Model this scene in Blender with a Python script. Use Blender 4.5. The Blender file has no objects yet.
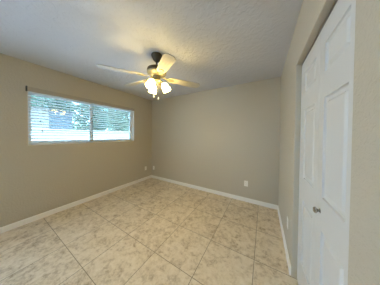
import bpy, bmesh, math, random
from mathutils import Vector, Matrix
random.seed(7)
S = bpy.context.scene
C = S.collection

# ------------------------------------------------------------------ camera, world, sun, exposure
L, R, D, H = 3.068, 0.251, 2.804, 2.44       # left wall x=-L, right wall x=R, far wall y=D, ceiling height
cam = bpy.data.cameras.new('camera')
cam.sensor_width = 36.0
cam.lens = 36.0 * 125.17 / 380
cam.shift_y = -5.47 / 380
cam.clip_start = 0.02
cam.clip_end = 200
co = bpy.data.objects.new('camera', cam)
C.objects.link(co)
YAW, PIT, ROL = 0.5327, 0.0154, 0.0095
fwd = Vector((-math.sin(YAW) * math.cos(PIT), math.cos(YAW) * math.cos(PIT), -math.sin(PIT)))
rgt = Vector((math.cos(YAW), math.sin(YAW), 0))
upv = rgt.cross(fwd)
r2 = rgt * math.cos(ROL) + upv * math.sin(ROL)
u2 = -rgt * math.sin(ROL) + upv * math.cos(ROL)
M = Matrix((r2, u2, -fwd)).transposed().to_4x4()
M.translation = Vector((0, 0, 1.362))
co.matrix_world = M
S.camera = co

w = bpy.data.worlds.new('sky')
S.world = w
w.use_nodes = True
bg = w.node_tree.nodes['Background']
bg.inputs[0].default_value = (0.47, 0.72, 1.0, 1)
bg.inputs[1].default_value = 13.0

sl = bpy.data.lights.new('sun', 'SUN')
sl.energy = 18.0
sl.angle = 0.02
sl.color = (1.0, 0.98, 0.95)
so = bpy.data.objects.new('sun', sl)
C.objects.link(so)
so.rotation_euler = Vector((-0.30, 0.06, -1.0)).to_track_quat('-Z', 'Y').to_euler()

LAMP = 106.0
S.view_settings.view_transform = 'Standard'
S.view_settings.look = 'None'
S.view_settings.gamma = 1.0
S.view_settings.use_curve_mapping = False
S.view_settings.exposure = 0.0
S.cycles.use_denoising = True
S.cycles.denoising_prefilter = 'ACCURATE'
S.cycles.use_adaptive_sampling = False
S.cycles.max_bounces = 10
S.cycles.diffuse_bounces = 6
S.cycles.transparent_max_bounces = 16
S.cycles.sample_clamp_indirect = 6.0
S.cycles.caustics_reflective = False
S.cycles.caustics_refractive = False

# ------------------------------------------------------------------ materials
def mat(name, col, rough=0.6, metal=0.0, spec=0.4):
    m = bpy.data.materials.new(name)
    m.use_nodes = True
    b = m.node_tree.nodes['Principled BSDF']
    b.inputs['Base Color'].default_value = (*col, 1)
    b.inputs['Roughness'].default_value = rough
    b.inputs['Metallic'].default_value = metal
    b.inputs['Specular IOR Level'].default_value = spec
    return m

def nd(m, kind, **kw):
    n = m.node_tree.nodes.new(kind)
    for k, v in kw.items():
        setattr(n, k, v)
    return n

def lk(m, a, b):
    m.node_tree.links.new(a, b)

def bumpy(m, scale, strength, dist=0.004, detail=4.0, ramp=None, stretch=None):
    tc = nd(m, 'ShaderNodeTexCoord')
    no = nd(m, 'ShaderNodeTexNoise')
    no.inputs['Scale'].default_value = scale
    no.inputs['Detail'].default_value = detail
    no.inputs['Distortion'].default_value = 0.4
    lk(m, tc.outputs['Object'], no.inputs['Vector'])
    out = no.outputs['Fac']
    if ramp:
        r = nd(m, 'ShaderNodeValToRGB')
        r.color_ramp.elements[0].position = ramp[0]
        r.color_ramp.elements[1].position = ramp[1]
        lk(m, out, r.inputs['Fac'])
        out = r.outputs['Color']
    bp = nd(m, 'ShaderNodeBump')
    bp.inputs['Strength'].default_value = strength
    bp.inputs['Distance'].default_value = dist
    lk(m, out, bp.inputs['Height'])
    lk(m, bp.outputs['Normal'], m.node_tree.nodes['Principled BSDF'].inputs['Normal'])
    return m

m_wall = bumpy(mat('taupe_wall_paint', (0.53, 0.483, 0.395), 0.55), 55, 0.35, 0.003, 3, (0.42, 0.62))
m_ceil = bumpy(mat('knockdown_ceiling_paint', (0.60, 0.605, 0.65), 0.7), 20, 0.38, 0.006, 5, (0.45, 0.60))
m_white = mat('white_trim_paint', (0.90, 0.885, 0.86), 0.4)
m_door = bumpy(mat('white_door_paint', (0.66, 0.665, 0.665), 0.42), 90, 0.05, 0.001)
m_blind = mat('white_blind_slat', (0.88, 0.88, 0.88), 0.45)
nt = m_blind.node_tree
tl = nd(m_blind, 'ShaderNodeBsdfTranslucent'); tl.inputs[0].default_value = (0.90, 0.88, 0.82, 1)
mx = nd(m_blind, 'ShaderNodeMixShader'); mx.inputs[0].default_value = 0.42
lk(m_blind, nt.nodes['Principled BSDF'].outputs[0], mx.inputs[1]); lk(m_blind, tl.outputs[0], mx.inputs[2])
lk(m_blind, mx.outputs[0], nt.nodes['Material Output'].inputs['Surface'])
m_valance = mat('beige_valance', (0.42, 0.37, 0.31), 0.5)
m_vinyl = mat('white_window_vinyl', (0.80, 0.84, 0.88), 0.4)
m_plate = mat('white_plastic_plate', (0.90, 0.885, 0.84), 0.35)
m_dark = mat('dark_slot_and_gap_shade', (0.02, 0.02, 0.02), 0.6)
m_track = mat('grey_metal_track', (0.25, 0.25, 0.26), 0.4, 0.7)
m_chrome = mat('satin_nickel', (0.50, 0.48, 0.45), 0.22, 1.0)
m_bronze = mat('antique_bronze', (0.075, 0.062, 0.04), 0.42, 0.5)
m_brass = mat('polished_brass', (0.32, 0.29, 0.21), 0.42, 0.7)
m_cord = mat('blind_cord', (0.75, 0.75, 0.72), 0.8)
m_tassel = mat('tassel_grey', (0.30, 0.31, 0.33), 0.6)

# fan blades: pale washed wood
m_blade = mat('pale_washed_wood', (0.70, 0.63, 0.52), 0.4)
tc = nd(m_blade, 'ShaderNodeTexCoord'); mp = nd(m_blade, 'ShaderNodeMapping')
mp.inputs['Scale'].default_value = (2, 40, 40)
no = nd(m_blade, 'ShaderNodeTexNoise'); no.inputs['Scale'].default_value = 3
rp = nd(m_blade, 'ShaderNodeValToRGB')
rp.color_ramp.elements[0].color = (0.42, 0.39, 0.345, 1); rp.color_ramp.elements[1].color = (0.55, 0.52, 0.48, 1)
rp.color_ramp.elements[0].position = 0.3; rp.color_ramp.elements[1].position = 0.7
lk(m_blade, tc.outputs['Object'], mp.inputs['Vector']); lk(m_blade, mp.outputs['Vector'], no.inputs['Vector'])
lk(m_blade, no.outputs['Fac'], rp.inputs['Fac'])
lk(m_blade, rp.outputs['Color'], m_blade.node_tree.nodes['Principled BSDF'].inputs['Base Color'])

# lit frosted glass of the lamp shades
m_glow = mat('lit_frosted_glass', (0.9, 0.88, 0.82), 0.4)
b = m_glow.node_tree.nodes['Principled BSDF']
b.inputs['Emission Color'].default_value = (1.0, 0.73, 0.22, 1)
b.inputs['Emission Strength'].default_value = LAMP * 0.42
m_bulb = mat('lit_bulb', (0.9, 0.88, 0.82), 0.4)
b = m_bulb.node_tree.nodes['Principled BSDF']
b.inputs['Emission Color'].default_value = (1.0, 0.74, 0.27, 1)
b.inputs['Emission Strength'].default_value = LAMP * 3.2

# window glass: clear with a faint reflection
m_glass = bpy.data.materials.new('clear_window_glass'); m_glass.use_nodes = True
nt = m_glass.node_tree; nt.nodes.remove(nt.nodes['Principled BSDF'])
tr = nd(m_glass, 'ShaderNodeBsdfTransparent'); tr.inputs[0].default_value = (0.88, 0.96, 0.97, 1)
gl = nd(m_glass, 'ShaderNodeBsdfGlossy'); gl.inputs['Roughness'].default_value = 0.02
fr = nd(m_glass, 'ShaderNodeFresnel'); fr.inputs[0].default_value = 1.45
mx = nd(m_glass, 'ShaderNodeMixShader')
lk(m_glass, fr.outputs[0], mx.inputs[0]); lk(m_glass, tr.outputs[0], mx.inputs[1]); lk(m_glass, gl.outputs[0], mx.inputs[2])
lk(m_glass, mx.outputs[0], nt.nodes['Material Output'].inputs['Surface'])

# floor: half-metre travertine-look tiles with thin darker grout
m_floor = mat('travertine_look_tile', (0.5, 0.42, 0.32), 0.42, 0, 0.35)
bs = m_floor.node_tree.nodes['Principled BSDF']
tc = nd(m_floor, 'ShaderNodeTexCoord')
def math_n(op, a, b=None, c=None):
    n = nd(m_floor, 'ShaderNodeMath', operation=op)
    for i, v in enumerate((a, b, c)):
        if v is None: continue
        if isinstance(v, (int, float)): n.inputs[i].default_value = v
        else: lk(m_floor, v, n.inputs[i])
    return n.outputs[0]
sp = nd(m_floor, 'ShaderNodeSeparateXYZ'); lk(m_floor, tc.outputs['Object'], sp.inputs[0])
tx = math_n('DIVIDE', math_n('ADD', sp.outputs[0], 0.07 + 5.0), 0.5)
ty = math_n('DIVIDE', math_n('ADD', sp.outputs[1], -0.03 + 5.0), 0.5)
def edge(t):
    f = math_n('FRACT', t)
    return math_n('MULTIPLY', math_n('MINIMUM', f, math_n('SUBTRACT', 1.0, f)), 0.5)   # metres to the joint
dj = math_n('MINIMUM', edge(tx), edge(ty))
grout = math_n('SUBTRACT', 1.0, math_n('GREATER_THAN', dj, 0.0028))
cmb = nd(m_floor, 'ShaderNodeCombineXYZ')
lk(m_floor, math_n('FLOOR', tx), cmb.inputs[0]); lk(m_floor, math_n('FLOOR', ty), cmb.inputs[1])
wn = nd(m_floor, 'ShaderNodeTexWhiteNoise'); lk(m_floor, cmb.outputs[0], wn.inputs['Vector'])
# every tile gets its own patch of the stone
off = nd(m_floor, 'ShaderNodeVectorMath', operation='MULTIPLY_ADD')
lk(m_floor, wn.outputs['Color'], off.inputs[0]); off.inputs[1].default_value = (9, 9, 9)
lk(m_floor, tc.outputs['Object'], off.inputs[2])
n1 = nd(m_floor, 'ShaderNodeTexNoise'); n1.inputs['Scale'].default_value = 9.5; n1.inputs['Detail'].default_value = 6
n1.inputs['Roughness'].default_value = 0.68; n1.inputs['Distortion'].default_value = 0.6
n2 = nd(m_floor, 'ShaderNodeTexNoise'); n2.inputs['Scale'].default_value = 30; n2.inputs['Detail'].default_value = 5
n2.inputs['Roughness'].default_value = 0.7
lk(m_floor, off.outputs[0], n1.inputs['Vector']); lk(m_floor, off.outputs[0], n2.inputs['Vector'])
mixv = math_n('ADD', math_n('MULTIPLY', n1.outputs['Fac'], 0.55), math_n('MULTIPLY', n2.outputs['Fac'], 0.45))
mixv = math_n('ADD', mixv, math_n('MULTIPLY', math_n('SUBTRACT', wn.outputs['Value'], 0.5), 0.035))
rp = nd(m_floor, 'ShaderNodeValToRGB')
cr = rp.color_ramp
cr.elements[0].position = 0.33; cr.elements[0].color = (0.36, 0.27, 0.175, 1)
cr.elements[1].position = 0.62; cr.elements[1].color = (0.83, 0.735, 0.60, 1)
e = cr.elements.new(0.43); e.color = (0.58, 0.475, 0.345, 1)
e = cr.elements.new(0.505); e.color = (0.74, 0.635, 0.485, 1)
lk(m_floor, mixv, rp.inputs['Fac'])
mc = nd(m_floor, 'ShaderNodeMixRGB'); lk(m_floor, grout, mc.inputs[0]); lk(m_floor, rp.outputs['Color'], mc.inputs[1])
mc.inputs[2].default_value = (0.30, 0.235, 0.165, 1)
lk(m_floor, mc.outputs[0], bs.inputs['Base Color'])
bp = nd(m_floor, 'ShaderNodeBump'); bp.inputs['Strength'].default_value = 0.25; bp.inputs['Distance'].default_value = 0.003
lk(m_floor, math_n('SUBTRACT', mixv, grout), bp.inputs['Height']); lk(m_floor, bp.outputs['Normal'], bs.inputs['Normal'])

# outdoors
m_ground = mat('pale_gravel', (0.62, 0.68, 0.78), 0.9)
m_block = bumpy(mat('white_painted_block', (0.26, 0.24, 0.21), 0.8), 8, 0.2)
m_shed = mat('blue_grey_shaded_door', (0.08, 0.10, 0.115), 0.7)  # blue-grey carries the shade of the recessed outbuilding door
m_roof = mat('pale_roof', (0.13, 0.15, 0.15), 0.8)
m_bark = mat('grey_bark', (0.20, 0.16, 0.12), 0.9)
m_leaf = mat('grey_green_leaf', (0.075, 0.14, 0.10), 0.6)
m_leaf2 = mat('light_green_leaf', (0.10, 0.165, 0.11), 0.6)

# ------------------------------------------------------------------ mesh helpers
def link(name, bm, m, parent=None, smooth=False):
    bmesh.ops.recalc_face_normals(bm, faces=bm.faces)
    me = bpy.data.meshes.new(name)
    bm.to_mesh(me); bm.free()
    for x in (m if isinstance(m, (list, tuple)) else [m]):
        me.materials.append(x)
    if smooth:
        for p in me.polygons: p.use_smooth = True
        me.set_sharp_from_angle(angle=math.radians(40))
    o = bpy.data.objects.new(name, me)
    C.objects.link(o)
    if parent: o.parent = parent
    return o

def box(bm, x0, x1, y0, y1, z0, z1, bev=0.0, mi=0):
    g = bmesh.ops.create_cube(bm, size=1.0)
    for v in g['verts']:
        v.co = Vector((x0 + (v.co.x + .5) * (x1 - x0), y0 + (v.co.y + .5) * (y1 - y0), z0 + (v.co.z + .5) * (z1 - z0)))
    fs = list({f for v in g['verts'] for f in v.link_faces})
    for f in fs: f.material_index = mi
    if bev:
        es = list({e for v in g['verts'] for e in v.link_edges})
        bmesh.ops.bevel(bm, geom=es, offset=bev, segments=2, affect='EDGES', profile=0.5)
    return g['verts']

def boxes(*args, bev=0.0):
    bm = bmesh.new()
    for a in args: box(bm, *a, bev=bev)
    return bm

def lathe(bm, prof, seg=32, mtx=None):
    rings = []
    for r, z in prof:
        if r < 1e-6:
            rings.append([bm.verts.new((0, 0, z))])
        else:
            rings.append([bm.verts.new((r * math.cos(2 * math.pi * i / seg), r * math.sin(2 * math.pi * i / seg), z)) for i in range(seg)])
    vs = [v for r in rings for v in r]
    for a, b in zip(rings, rings[1:]):
        for i in range(seg):
            j = (i + 1) % seg
            if len(a) == 1 and len(b) == 1: continue
            if len(a) == 1: bm.faces.new((a[0], b[i], b[j]))
            elif len(b) == 1: bm.faces.new((a[i], b[0], a[j]))
            else: bm.faces.new((a[i], b[i], b[j], a[j]))
    if mtx is not None:
        for v in vs: v.co = mtx @ v.co
    return vs

def tube(bm, pts, r, seg=10):
    pts = [Vector(p) for p in pts]
    rings = []
    for i, p in enumerate(pts):
        d = (pts[min(i + 1, len(pts) - 1)] - pts[max(i - 1, 0)]).normalized()
        a = d.orthogonal().normalized() if i == 0 else (prev - d * prev.dot(d)).normalized()
        prev = a
        bb = d.cross(a)
        rr = r[i] if isinstance(r, (list, tuple)) else r
        rings.append([bm.verts.new(p + (a * math.cos(2 * math.pi * k / seg) + bb * math.sin(2 * math.pi * k / seg)) * rr) for k in range(seg)])
    for a, b in zip(rings, rings[1:]):
        for k in range(seg):
            j = (k + 1) % seg
            bm.faces.new((a[k], b[k], b[j], a[j]))
    bm.faces.new(rings[0]); bm.faces.new(list(reversed(rings[-1])))

def empty(name, loc=(0, 0, 0), rz=0.0):
    o = bpy.data.objects.new(name, None)
    o.empty_display_size = 0.1
    C.objects.link(o)
    o.location = loc; o.rotation_euler = (0, 0, rz)
    return o

def tag(o, label, cat, group=None):
    o['label'] = label; o['category'] = cat
    if group: o['group'] = group
    return o

def struct(o):
    o['kind'] = 'structure'
    return o

def copy_tree(o, parent=None):
    c = o.copy(); C.objects.link(c)
    if parent: c.parent = parent
    for ch in list(o.children): copy_tree(ch, c)
    return c

# ------------------------------------------------------------------ room shell
Y0 = -2.2                                    # the room runs on behind the camera
YD = -1.05                                   # window wall stops here, leaving an unseen opening added to let in daylight
WY0, WY1, WZ0, WZ1 = 0.385, 2.177, 1.183, 2.045
WT = 0.17
OY0, OY1, OZ = 0.634, 1.535, 2.03            # closet opening
struct(link('floor', boxes((-L - WT, R + 0.8, Y0, D + 0.15, -0.1, 0.0)), m_floor))
struct(link('ceiling', boxes((-L - WT, R + 0.8, Y0, D + 0.15, H, H + 0.2)), m_ceil))
struct(link('wall_back', boxes((-L - WT, R + 0.8, D, D + 0.15, 0, H)), m_wall))

struct(link('wall_front', boxes((-L - WT, R + 0.8, Y0 - 0.15, Y0, 0, H)), m_wall))

def wall_with_hole(x_in, x_out, y0, y1, z1, hy0, hy1, hz0, hz1):
    bm = bmesh.new()
    ys = [y0, hy0, hy1, y1]; zs = [0.0, hz0, hz1, z1]
    if hz0 <= 0: zs = [0.0, hz1, z1]
    def grid(x):
        return [[bm.verts.new((x, y, z)) for z in zs] for y in ys]
    A, B = grid(x_in), grid(x_out)
    nz = len(zs)
    hole = lambda i, k: i == 1 and (k == 1 if hz0 > 0 else k == 0)
    for i in range(3):
        for k in range(nz - 1):
            if hole(i, k): continue
            for G in (A, B):
                bm.faces.new((G[i][k], G[i + 1][k], G[i + 1][k + 1], G[i][k + 1]))
    def strip(p, q):
        bm.faces.new((A[p[0]][p[1]], A[q[0]][q[1]], B[q[0]][q[1]], B[p[0]][p[1]]))
    k0 = 1 if hz0 > 0 else 0
    k1 = k0 + 1
    strip((1, k0), (1, k1)); strip((2, k0), (2, k1)); strip((1, k1), (2, k1))
    if hz0 > 0: strip((1, k0), (2, k0))
    for k in range(nz - 1):
        strip((0, k), (0, k + 1)); strip((3, k), (3, k + 1))
    for i in range(3):
        strip((i, nz - 1), (i + 1, nz - 1))
        if not (hz0 <= 0 and i == 1): strip((i, 0), (i + 1, 0))
    return bm

struct(link('wall_left', wall_with_hole(-L, -L - WT, YD, D, H, WY0, WY1, WZ0, WZ1), m_wall))
bm = wall_with_hole(R, R + 0.115, Y0, D, H, OY0, OY1, 0.0, OZ)
es = [e for e in bm.edges if all(abs(v.co.x - R) < 1e-5 for v in e.verts) and (
      (all(abs(v.co.y - OY0) < 1e-5 for v in e.verts) or all(abs(v.co.y - OY1) < 1e-5 for v in e.verts)) and all(v.co.z <= OZ + 1e-5 for v in e.verts)
      or all(abs(v.co.z - OZ) < 1e-5 and OY0 - 1e-5 <= v.co.y <= OY1 + 1e-5 for v in e.verts))]
bmesh.ops.bevel(bm, geom=es, offset=0.006, segments=3, affect='EDGES', profile=0.5)
struct(link('wall_right', bm, m_wall))
struct(link('wall_closet', boxes((R + 0.7, R + 0.8, Y0, D, 0, H), (R + 0.115, R + 0.7, 0.40, 0.44, 0, H), (R + 0.115, R + 0.7, 1.75, 1.79, 0, H)), m_wall))

# baseboards with an eased top edge
def baseboard(name, p0, p1, n):
    p0, p1, n = Vector(p0), Vector(p1), Vector(n)
    prof = [(0, 0), (0.013, 0), (0.013, 0.062), (0.011, 0.072), (0.006, 0.079), (0, 0.081)]
    bm = bmesh.new()
    a = [bm.verts.new(p0 + n * d + Vector((0, 0, z))) for d, z in prof]
    b_ = [bm.verts.new(p1 + n * d + Vector((0, 0, z))) for d, z in prof]
    for i in range(len(prof)):
        j = (i + 1) % len(prof)
        bm.faces.new((a[i], a[j], b_[j], b_[i]))
    bm.faces.new(a); bm.faces.new(b_)
    return struct(link(name, bm, m_white))
baseboard('baseboard_left', (-L, YD, 0), (-L, D, 0), (1, 0, 0))
baseboard('baseboard_back', (-L + .013, D, 0), (R - .013, D, 0), (0, -1, 0))
baseboard('baseboard_right', (R, OY1 + 0.008, 0), (R, D, 0), (-1, 0, 0))
baseboard('baseboard_right_near', (R, Y0, 0), (R, OY0 - 0.008, 0), (-1, 0, 0))

# ------------------------------------------------------------------ window in the left wall
win = struct(empty('window_1', (-L - WT, (WY0 + WY1) / 2, WZ0)))
def wpart(name, bm, m, parent=None):
    o = link(name, bm, m)
    o.parent = parent or win
    if not parent: o.matrix_parent_inverse = Matrix.Translation(-win.location)
    return o
fx0, fx1 = -L - WT + 0.004, -L - 0.105
MY = 1.245
wpart('window_frame', boxes((fx0, fx1, WY0, WY0 + 0.018, WZ0, WZ1), (fx0, fx1, WY1 - 0.018, WY1, WZ0, WZ1),
      (fx0, fx1, WY0 + 0.018, WY1 - 0.018, WZ0, WZ0 + 0.018), (fx0, fx1, WY0 + 0.018, WY1 - 0.018, WZ1 - 0.018, WZ1)), m_vinyl)
def sash(y0, y1, x0, x1, z0, z1, t=0.034):
    s = wpart('sash', boxes((x0, x1, y0, y0 + t, z0, z1), (x0, x1, y1 - t, y1, z0, z1), (x0, x1, y0 + t, y1 - t, z0, z0 + t), (x0, x1, y0 + t, y1 - t, z1 - t, z1)), m_vinyl)
    g = link('pane', boxes(((x0 + x1) / 2 - 0.002, (x0 + x1) / 2 + 0.002, y0 + t, y1 - t, z0 + t, z1 - t)), m_glass)
    g.parent = s; g.matrix_parent_inverse = Matrix.Identity(4)
    return s
sash(WY0 + 0.018, MY + 0.034, fx0 + 0.003, fx0 + 0.027, WZ0 + 0.018, WZ1 - 0.018)
sash(MY - 0.034, WY1 - 0.018, fx0 + 0.031, fx0 + 0.055, WZ0 + 0.018, WZ1 - 0.018)
wpart('jamb_liner', boxes((fx1, -L + 0.002, WY0, WY0 + 0.004, WZ0 + 0.01, WZ1), (fx1, -L + 0.002, WY1 - 0.004, WY1, WZ0 + 0.01, WZ1)), m_white)
sill = wpart('sill', boxes((fx1, -L + 0.004, WY0, WY1, WZ0 - 0.0, WZ0 + 0.010), bev=0.002), m_white)

# ------------------------------------------------------------------ closet doors (bifold pair)
door = struct(empty('door_1', (R + 0.06, (OY0 + OY1) / 2, 0)))
DX = R + 0.042
def leaf(y0, y1, s0, s1):
    z0, z1, th = 0.012, 2.008, 0.034
    bm = bmesh.new()
    w_ = y1 - y0
    py = [y0, y0 + s0, y1 - s1, y1]
    pz = [z0, 0.285, 0.82, 1.008, 1.585, 1.728, 1.895, z1]
    V = {}
    def gv(i, k):
        if (i, k) not in V: V[(i, k)] = bm.verts.new((DX, py[i], pz[k]))
        return V[(i, k)]
    for i in range(3):
        for k in range(7):
            c = [gv(i, k), gv(i + 1, k), gv(i + 1, k + 1), gv(i, k + 1)]
            if i == 1 and k in (1, 3, 5):
                prev = c
                for ins, dep in ((0.003, 0.009), (0.012, 0.014), (0.022, 0.014), (0.036, 0.003), (0.040, 0.002)):
                    ring = [bm.verts.new((DX + dep, py[1] + ins, pz[k] + ins)), bm.verts.new((DX + dep, py[2] - ins, pz[k] + ins)),
                            bm.verts.new((DX + dep, py[2] - ins, pz[k + 1] - ins)), bm.verts.new((DX + dep, py[1] + ins, pz[k + 1] - ins))]
                    for q in range(4):
                        bm.faces.new((prev[q], prev[(q + 1) % 4], ring[(q + 1) % 4], ring[q]))
                    prev = ring
                bm.faces.new(prev)
            else:
                bm.faces.new(c)
    bk = [bm.verts.new((DX + th, y, z)) for y, z in ((y0, z0), (y1, z0), (y1, z1), (y0, z1))]
    bm.faces.new(bk)
    bm.faces.new([gv(i, 0) for i in range(4)] + [bk[1], bk[0]])
    bm.faces.new([gv(i, 7) for i in range(4)] + [bk[2], bk[3]])
    bm.faces.new([gv(0, k) for k in range(8)] + [bk[3], bk[0]])
    bm.faces.new([gv(3, k) for k in range(8)] + [bk[2], bk[1]])
    o = link('leaf', bm, m_door, door)
    o.matrix_parent_inverse = Matrix.Translation(-door.location)
    return o
SEAM = 1.083
lf_far = leaf(SEAM + 0.0015, OY1 - 0.005, 0.065, 0.125)
lf_near = leaf(OY0 + 0.004, SEAM - 0.0015, 0.125, 0.075)
bm = bmesh.new()
lathe(bm, [(0, 0.030), (0.012, 0.029), (0.0175, 0.024), (0.018, 0.018), (0.011, 0.013), (0.007, 0.008), (0.007, 0.003), (0.013, 0.002), (0.013, 0.0)], 24,
      Matrix.Translation((DX, 1.022, 0.922)) @ Matrix.Rotation(-math.pi / 2, 4, 'Y'))
kn = link('knob', bm, m_chrome, lf_near, True); kn['label'] = 'small round nickel knob'
tk = link('track', boxes((DX + 0.002, DX + 0.032, OY0 + 0.002, OY1 - 0.002, 2.012, OZ - 0.001)), m_track, door)
tk.matrix_parent_inverse = Matrix.Translation(-door.location)
tk['label'] = 'dark metal track above the closet doors'

# ------------------------------------------------------------------ window blind
bl = tag(empty('window_blind', (-L, (WY0 + WY1) / 2, WZ1)), 'white horizontal slat blind with beige valance across the wide window', 'blind')
def bpart(name, bm, m, smooth=False, parent=None):
    o = link(name, bm, m, bl if parent is None else parent, smooth)
    if parent is None: o.matrix_parent_inverse = Matrix.Translation(-bl.location)
    return o
SX = -L - 0.072
val = bpart('valance', boxes((-L + 0.001, -L + 0.020, WY0 - 0.002, WY1 + 0.004, 2.002, 2.068), bev=0.003), m_valance)
val['label'] = 'beige valance strip along the top of the blind'
br = bpart('end_gap_shade', boxes((-L + 0.001, -L + 0.028, WY0 - 0.018, WY0 - 0.003, 1.995, 2.072), bev=0.002), m_dark)  # solid dark piece stands for the shadow in the valance end gap
br['label'] = 'dark strip standing for the gap shadow at the valance end'
bpart('headrail', boxes((SX - 0.026, SX + 0.026, WY0 + 0.012, WY1 - 0.012, 1.992, 2.040)), m_blind)
sy0, sy1 = WY0 + 0.007, WY1 - 0.024
NS, ZT, ZB = 17, 1.972, 1.240
slat_bm = bmesh.new()
prof = []
T = math.radians(16)
for i in range(7):                            # a shallow crowned section
    u = -1 + 2 * i / 6
    prof.append((u * 0.024, 0.0022 * (1 - u * u)))
ring = [(x, z) for x, z in prof] + [(x, z - 0.0026) for x, z in reversed(prof)]
ring = [(x * math.cos(T) - z * math.sin(T), x * math.sin(T) + z * math.cos(T)) for x, z in ring]
va = [slat_bm.verts.new((x, sy0, z)) for x, z in ring]; vb = [slat_bm.verts.new((x, sy1, z)) for x, z in ring]
for i in range(len(ring)):
    j = (i + 1) % len(ring)
    slat_bm.faces.new((va[i], va[j], vb[j], vb[i]))
slat_bm.faces.new(va); slat_bm.faces.new(vb)
s0 = bpart('slat', slat_bm, m_blind)
s0.location = (SX, 0, ZT)
for k in range(1, NS):
    s = s0.copy(); C.objects.link(s)
    s.location = (SX, 0, ZT - (ZT - ZB) * k / (NS - 1))
bpart('bottom_rail', boxes((SX - 0.024, SX + 0.024, sy0, sy1, 1.196, 1.213), bev=0.003), m_blind)
for y in (WY0 + 0.16, 0.98, 1.58, WY1 - 0.16):
    bm = bmesh.new()
    for dx in (-0.0255, 0.0255):
        tube(bm, [(SX + dx, y, 1.995), (SX + dx, y, 1.211)], 0.0009, 6)
    bpart('ladder_cord', bm, m_cord)
for y, z in ((0.52, 1.545), (0.535, 1.39)):
    bm = bmesh.new()
    tube(bm, [(SX + 0.032, y, 2.0), (SX + 0.032, y, z + 0.03)], 0.001, 6)
    cd = bpart('pull_cord', bm, m_cord)
    bm = bmesh.new()
    lathe(bm, [(0, 0.034), (0.004, 0.032), (0.008, 0.004), (0.008, 0.0), (0, -0.001)], 14, Matrix.Translation((SX + 0.032, y, z)))
    t_ = link('tassel', bm, m_tassel, cd, True)

# ------------------------------------------------------------------ ceiling fan with a three-light kit
FX, FY = -1.265, 1.240
fan = tag(empty('ceiling_fan', (FX, FY, H)), 'five blade ceiling fan with bronze motor, pale blades and lit glass shades', 'ceiling fan')
bm = bmesh.new(); lathe(bm, [(0, 0), (0.070, 0), (0.072, -0.012), (0.066, -0.035), (0.048, -0.068), (0.030, -0.088), (0.022, -0.094), (0, -0.094)], 36)
link('canopy', bm, m_bronze, fan, True)
bm = bmesh.new(); tube(bm, [(0, 0, -0.09), (0, 0, -0.185)], 0.0125, 16)
link('downrod', bm, m_bronze, fan, True)
bm = bmesh.new(); lathe(bm, [(0, -0.158), (0.03, -0.158), (0.045, -0.168), (0.095, -0.178), (0.122, -0.195), (0.127, -0.215), (0.125, -0.235), (0, -0.235)], 40)
link('motor_housing', bm, m_bronze, fan, True)
bm = bmesh.new(); lathe(bm, [(0, -0.2355), (0.126, -0.2355), (0.128, -0.245), (0.118, -0.262), (0.085, -0.280), (0.06, -0.288), (0, -0.288)], 40)
bd = link('motor_band', bm, m_brass, fan, True); bd['label'] = 'polished brass lower half of the motor'
BZ = -0.300
def blade(ang, rt):
    r0 = 0.165
    n = 14
    top, outl = [], []
    for i in range(n + 1):
        t = i / n
        x = r0 + (rt - r0) * t
        hw = 0.050 + 0.016 * min(1, t / 0.7)
        if t > 0.90:
            q = (t - 0.90) / 0.10
            hw *= math.sqrt(max(0.0, 1 - 0.75 * q * q))
        if t < 0.06:
            hw *= 0.72 + 0.28 * t / 0.06
        outl.append((x, hw))
    pts = [(x, h) for x, h in outl] + [(x, -h) for x, h in reversed(outl)]
    bm = bmesh.new()
    a = [bm.verts.new((x, y, 0.003)) for x, y in pts]; c = [bm.verts.new((x, y, -0.003)) for x, y in pts]
    bm.faces.new(a); bm.faces.new(c)
    for i in range(len(pts)):
        j = (i + 1) % len(pts)
        bm.faces.new((a[i], a[j], c[j], c[i]))
    o = link('blade', bm, m_blade, fan)
    o.location = (0, 0, BZ)
    o.rotation_mode = 'QUATERNION'
    o.rotation_quaternion = (Matrix.Rotation(math.radians(ang), 3, 'Z') @ Matrix.Rotation(math.radians(-11), 3, 'X')).to_quaternion()
    bm = bmesh.new()                           # the iron that carries the blade
    ys = [(0.055, 0.014, 0.028), (0.095, 0.011, 0.020), (0.135, 0.013, 0.004), (0.170, 0.030, -0.0035), (0.215, 0.036, -0.0035), (0.245, 0.014, -0.0035)]
    rows = [[bm.verts.new((x, s * h, z + d)) for s, d in ((1, 0), (-1, 0), (-1, -0.005), (1, -0.005))] for x, h, z in ys]
    for p, q in zip(rows, rows[1:]):
        for k in range(4):
            bm.faces.new((p[k], p[(k + 1) % 4], q[(k + 1) % 4], q[k]))
    bm.faces.new(rows[0]); bm.faces.new(rows[-1])
    ir = link('blade_iron', bm, m_brass, o); ir['label'] = 'brass bracket holding the blade'
for ang, rt in ((57, 0.665), (120, 0.66), (182, 0.66), (236, 0.665), (330, 0.545)):
    blade(ang, rt)
kit = bmesh.new(); lathe(kit, [(0, -0.288), (0.045, -0.288), (0.050, -0.300), (0.048, -0.325), (0.058, -0.335), (0.058, -0.352), (0.040, -0.366), (0.015, -0.374), (0, -0.375)], 32)
kit = link('light_fitter', kit, m_brass, fan, True); kit['label'] = 'brass hub that carries the lamp shades'
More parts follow.
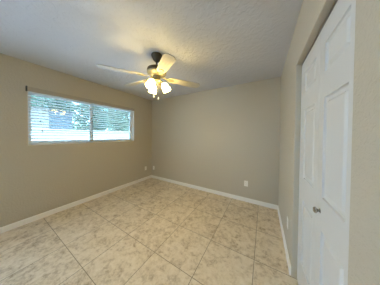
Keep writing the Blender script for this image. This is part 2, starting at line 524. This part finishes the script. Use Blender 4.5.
for a in (40, 160, 280):
    ca, sa = math.cos(math.radians(a)), math.sin(math.radians(a))
    bm = bmesh.new()
    tube(bm, [(ca * 0.045, sa * 0.045, -0.343), (ca * 0.066, sa * 0.066, -0.343), (ca * 0.080, sa * 0.080, -0.352), (ca * 0.087, sa * 0.087, -0.366)], 0.009, 12)
    arm = link('lamp_arm', bm, m_brass, kit, True)
    tilt = math.radians(27)
    mx_ = Matrix.Translation((ca * 0.085, sa * 0.085, -0.362)) @ Matrix.Rotation(math.radians(a), 4, 'Z') @ Matrix.Rotation(-tilt, 4, 'Y')
    bm = bmesh.new()
    lathe(bm, [(0, 0.004), (0.022, 0.002), (0.025, -0.012), (0.024, -0.020), (0, -0.020)], 24, mx_)
    link('socket_cup', bm, m_brass, kit, True)
    bm = bmesh.new()
    outer = [(0.024, -0.016), (0.034, -0.026), (0.043, -0.045), (0.047, -0.070), (0.050, -0.098), (0.056, -0.122)]
    inner = [(r - 0.003, z) for r, z in reversed(outer)]
    lathe(bm, outer + inner, 28, mx_)
    sh = link('lamp_shade', bm, m_glow, kit, True); sh['label'] = 'lit frosted glass shade'
    bm = bmesh.new()
    lathe(bm, [(0, -0.022), (0.012, -0.022), (0.013, -0.040), (0.026, -0.062), (0.029, -0.080), (0.022, -0.100), (0, -0.108)], 20, mx_)
    link('bulb', bm, m_bulb, kit, True)
for (ox, oy, ln) in ((-0.02, -0.03, 0.215), (0.026, 0.006, 0.240)):
    bm = bmesh.new()
    tube(bm, [(ox, oy, -0.362), (ox, oy, -0.362 - ln + 0.03)], 0.0013, 6)
    ch = link('pull_chain', bm, m_brass, fan)
    bm = bmesh.new()
    lathe(bm, [(0, 0.036), (0.004, 0.034), (0.009, 0.012), (0.009, 0.004), (0.005, 0), (0, 0)], 16, Matrix.Translation((ox, oy, -0.362 - ln)))
    fb = link('chain_fob', bm, m_white, ch, True); fb['label'] = 'white teardrop pull fob'

# ------------------------------------------------------------------ wall outlets
def outlet(name):
    o = empty(name)
    link('cover_plate', boxes((-0.036, 0.036, -0.005, 0.0, -0.058, 0.058), bev=0.0022), m_plate, o)
    for s in (-1, 1):
        bm = bmesh.new()
        n = 20
        pts = []
        for k in range(n):
            a = 2 * math.pi * k / n
            pts.append((max(-0.0155, min(0.0155, 0.0185 * math.cos(a))), s * 0.0195 + 0.0145 * math.sin(a)))
        f = [bm.verts.new((x, -0.0068, z)) for x, z in pts]; g = [bm.verts.new((x, -0.004, z)) for x, z in pts]
        bm.faces.new(f); bm.faces.new(g)
        for k in range(n):
            bm.faces.new((f[k], f[(k + 1) % n], g[(k + 1) % n], g[k]))
        rc = link('receptacle', bm, m_plate, o)
        z = s * 0.0195
        sb = link('slots', boxes((-0.0075, -0.0055, -0.0071, -0.0066, z - 0.002, z + 0.007), (0.0055, 0.0075, -0.0071, -0.0066, z - 0.001, z + 0.006),
                                 (-0.002, 0.002, -0.0071, -0.0066, z - 0.0095, z - 0.0055)), m_dark, rc)
    bm = bmesh.new()
    lathe(bm, [(0, 0.0012), (0.002, 0.001), (0.003, 0), (0, 0)], 12, Matrix.Translation((0, -0.005, 0)) @ Matrix.Rotation(math.pi / 2, 4, 'X'))
    link('screw', bm, m_chrome, o, True)
    return o
o1 = tag(outlet('wall_outlet'), 'white duplex outlet alone on the back wall, right of centre', 'outlet', 'wall outlets')
o1.location = (-0.300, D, 0.375)
spots = (((-2.965, D, 0.325), 0, 'small white wall plate on the back wall beside the far corner'),
         ((-L, 2.575, 0.345), math.pi / 2, 'small white wall plate on the window wall beside the far corner'),
         ((R, 1.785, 0.375), -math.pi / 2, 'white outlet plate low on the right wall beside the closet door'))
for loc, rz, lab in spots:
    o = copy_tree(o1)
    o.location = loc; o.rotation_euler = (0, 0, rz); o['label'] = lab

# ------------------------------------------------------------------ outdoors, beyond the window
GZ = -0.12
g = struct(link('ground', boxes((-34, -L - WT - 0.002, -16, 26, GZ - 0.1, GZ)), m_ground))
gw = empty('garden_wall', (-7.5, 4.0, GZ)); tag(gw, 'white painted garden wall outside the window', 'wall')
def gpart(root, name, bm, m, parent=None):
    o = link(name, bm, m, parent or root)
    o.matrix_parent_inverse = Matrix.Translation(-root.location)
    return o
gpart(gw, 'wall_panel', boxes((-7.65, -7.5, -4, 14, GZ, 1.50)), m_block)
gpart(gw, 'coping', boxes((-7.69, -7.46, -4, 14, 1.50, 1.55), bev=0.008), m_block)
gs = tag(empty('garden_building', (-11, 0.5, GZ)), 'white outbuilding with shaded blue grey door behind the garden wall', 'building')
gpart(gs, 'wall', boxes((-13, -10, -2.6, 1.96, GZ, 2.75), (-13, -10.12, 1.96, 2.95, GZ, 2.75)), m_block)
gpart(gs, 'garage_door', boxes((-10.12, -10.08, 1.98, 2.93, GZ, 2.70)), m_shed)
bm = bmesh.new()
vs = [bm.verts.new(p) for p in ((-9.7, -2.9, 2.7), (-9.7, 3.2, 2.7), (-13.3, 3.2, 2.7), (-13.3, -2.9, 2.7), (-11.5, -2.9, 2.88), (-11.5, 3.2, 2.88))]
for q in ((0, 1, 5, 4), (2, 3, 4, 5), (0, 4, 3), (1, 2, 5), (0, 3, 2, 1)): bm.faces.new([vs[i] for i in q])
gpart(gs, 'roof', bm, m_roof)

def tree(x, y, h, rad, m, label, n=2600):
    root = tag(empty('garden_tree', (x, y, GZ)), label, 'tree', 'trees beyond the garden wall')
    bm = bmesh.new()
    tube(bm, [(0, 0, 0), (0.05, 0.03, h * 0.3), (-0.05, 0.05, h * 0.55), (0.1, 0, h * 0.8)], [0.16, 0.12, 0.09, 0.03], 10)
    for k in range(6):
        a = k * 1.05
        tube(bm, [(0, 0.03, h * (0.3 + 0.06 * k)), (math.cos(a) * rad * .35, math.sin(a) * rad * .35, h * (0.42 + 0.06 * k)), (math.cos(a) * rad * .7, math.sin(a) * rad * .7, h * (0.5 + 0.06 * k))], [0.05, 0.035, 0.012], 7)
    link('trunk', bm, m_bark, root, True)
    bm = bmesh.new()
    cl = []
    for _ in range(26):
        a, q = random.uniform(0, 6.283), rad * math.sqrt(random.random()) * 0.85
        cz = random.uniform(1.2, h - 0.5)
        q *= 1.0 - 0.45 * max(0.0, (cz - h * 0.6) / (h * 0.4))
        cl.append((math.cos(a) * q, math.sin(a) * q, cz, random.uniform(.38, .62) * rad))
    for _ in range(n):
        cx, cy, cz, cr = random.choice(cl)
        d = Vector((random.gauss(0, 1), random.gauss(0, 1), random.gauss(0, 1))).normalized() * cr * random.uniform(.5, 1)
        p = Vector((cx, cy, max(0.6, cz))) + d
        s_ = random.uniform(.09, .17) * (rad / 1.2) ** .5
        u = Vector((random.gauss(0, 1), random.gauss(0, 1), random.gauss(0, .6))).normalized()
        v = u.orthogonal().normalized()
        bm.faces.new([bm.verts.new(p + u * s_), bm.verts.new(p + v * s_ * .45), bm.verts.new(p - u * s_), bm.verts.new(p - v * s_ * .45)])
    link('foliage', bm, m, root)
tree(-13.2, 5.3, 4.7, 1.15, m_leaf, 'grey green tree beyond the garden wall, just right of the outbuilding', 6000)
tree(-17.5, 10.2, 6.4, 1.75, m_leaf2, 'wide light green tree at the right end of the window view', 9000)
tree(-19.5, 4.3, 7.4, 1.6, m_leaf, 'tall grey green tree rising behind the white outbuilding', 9000)
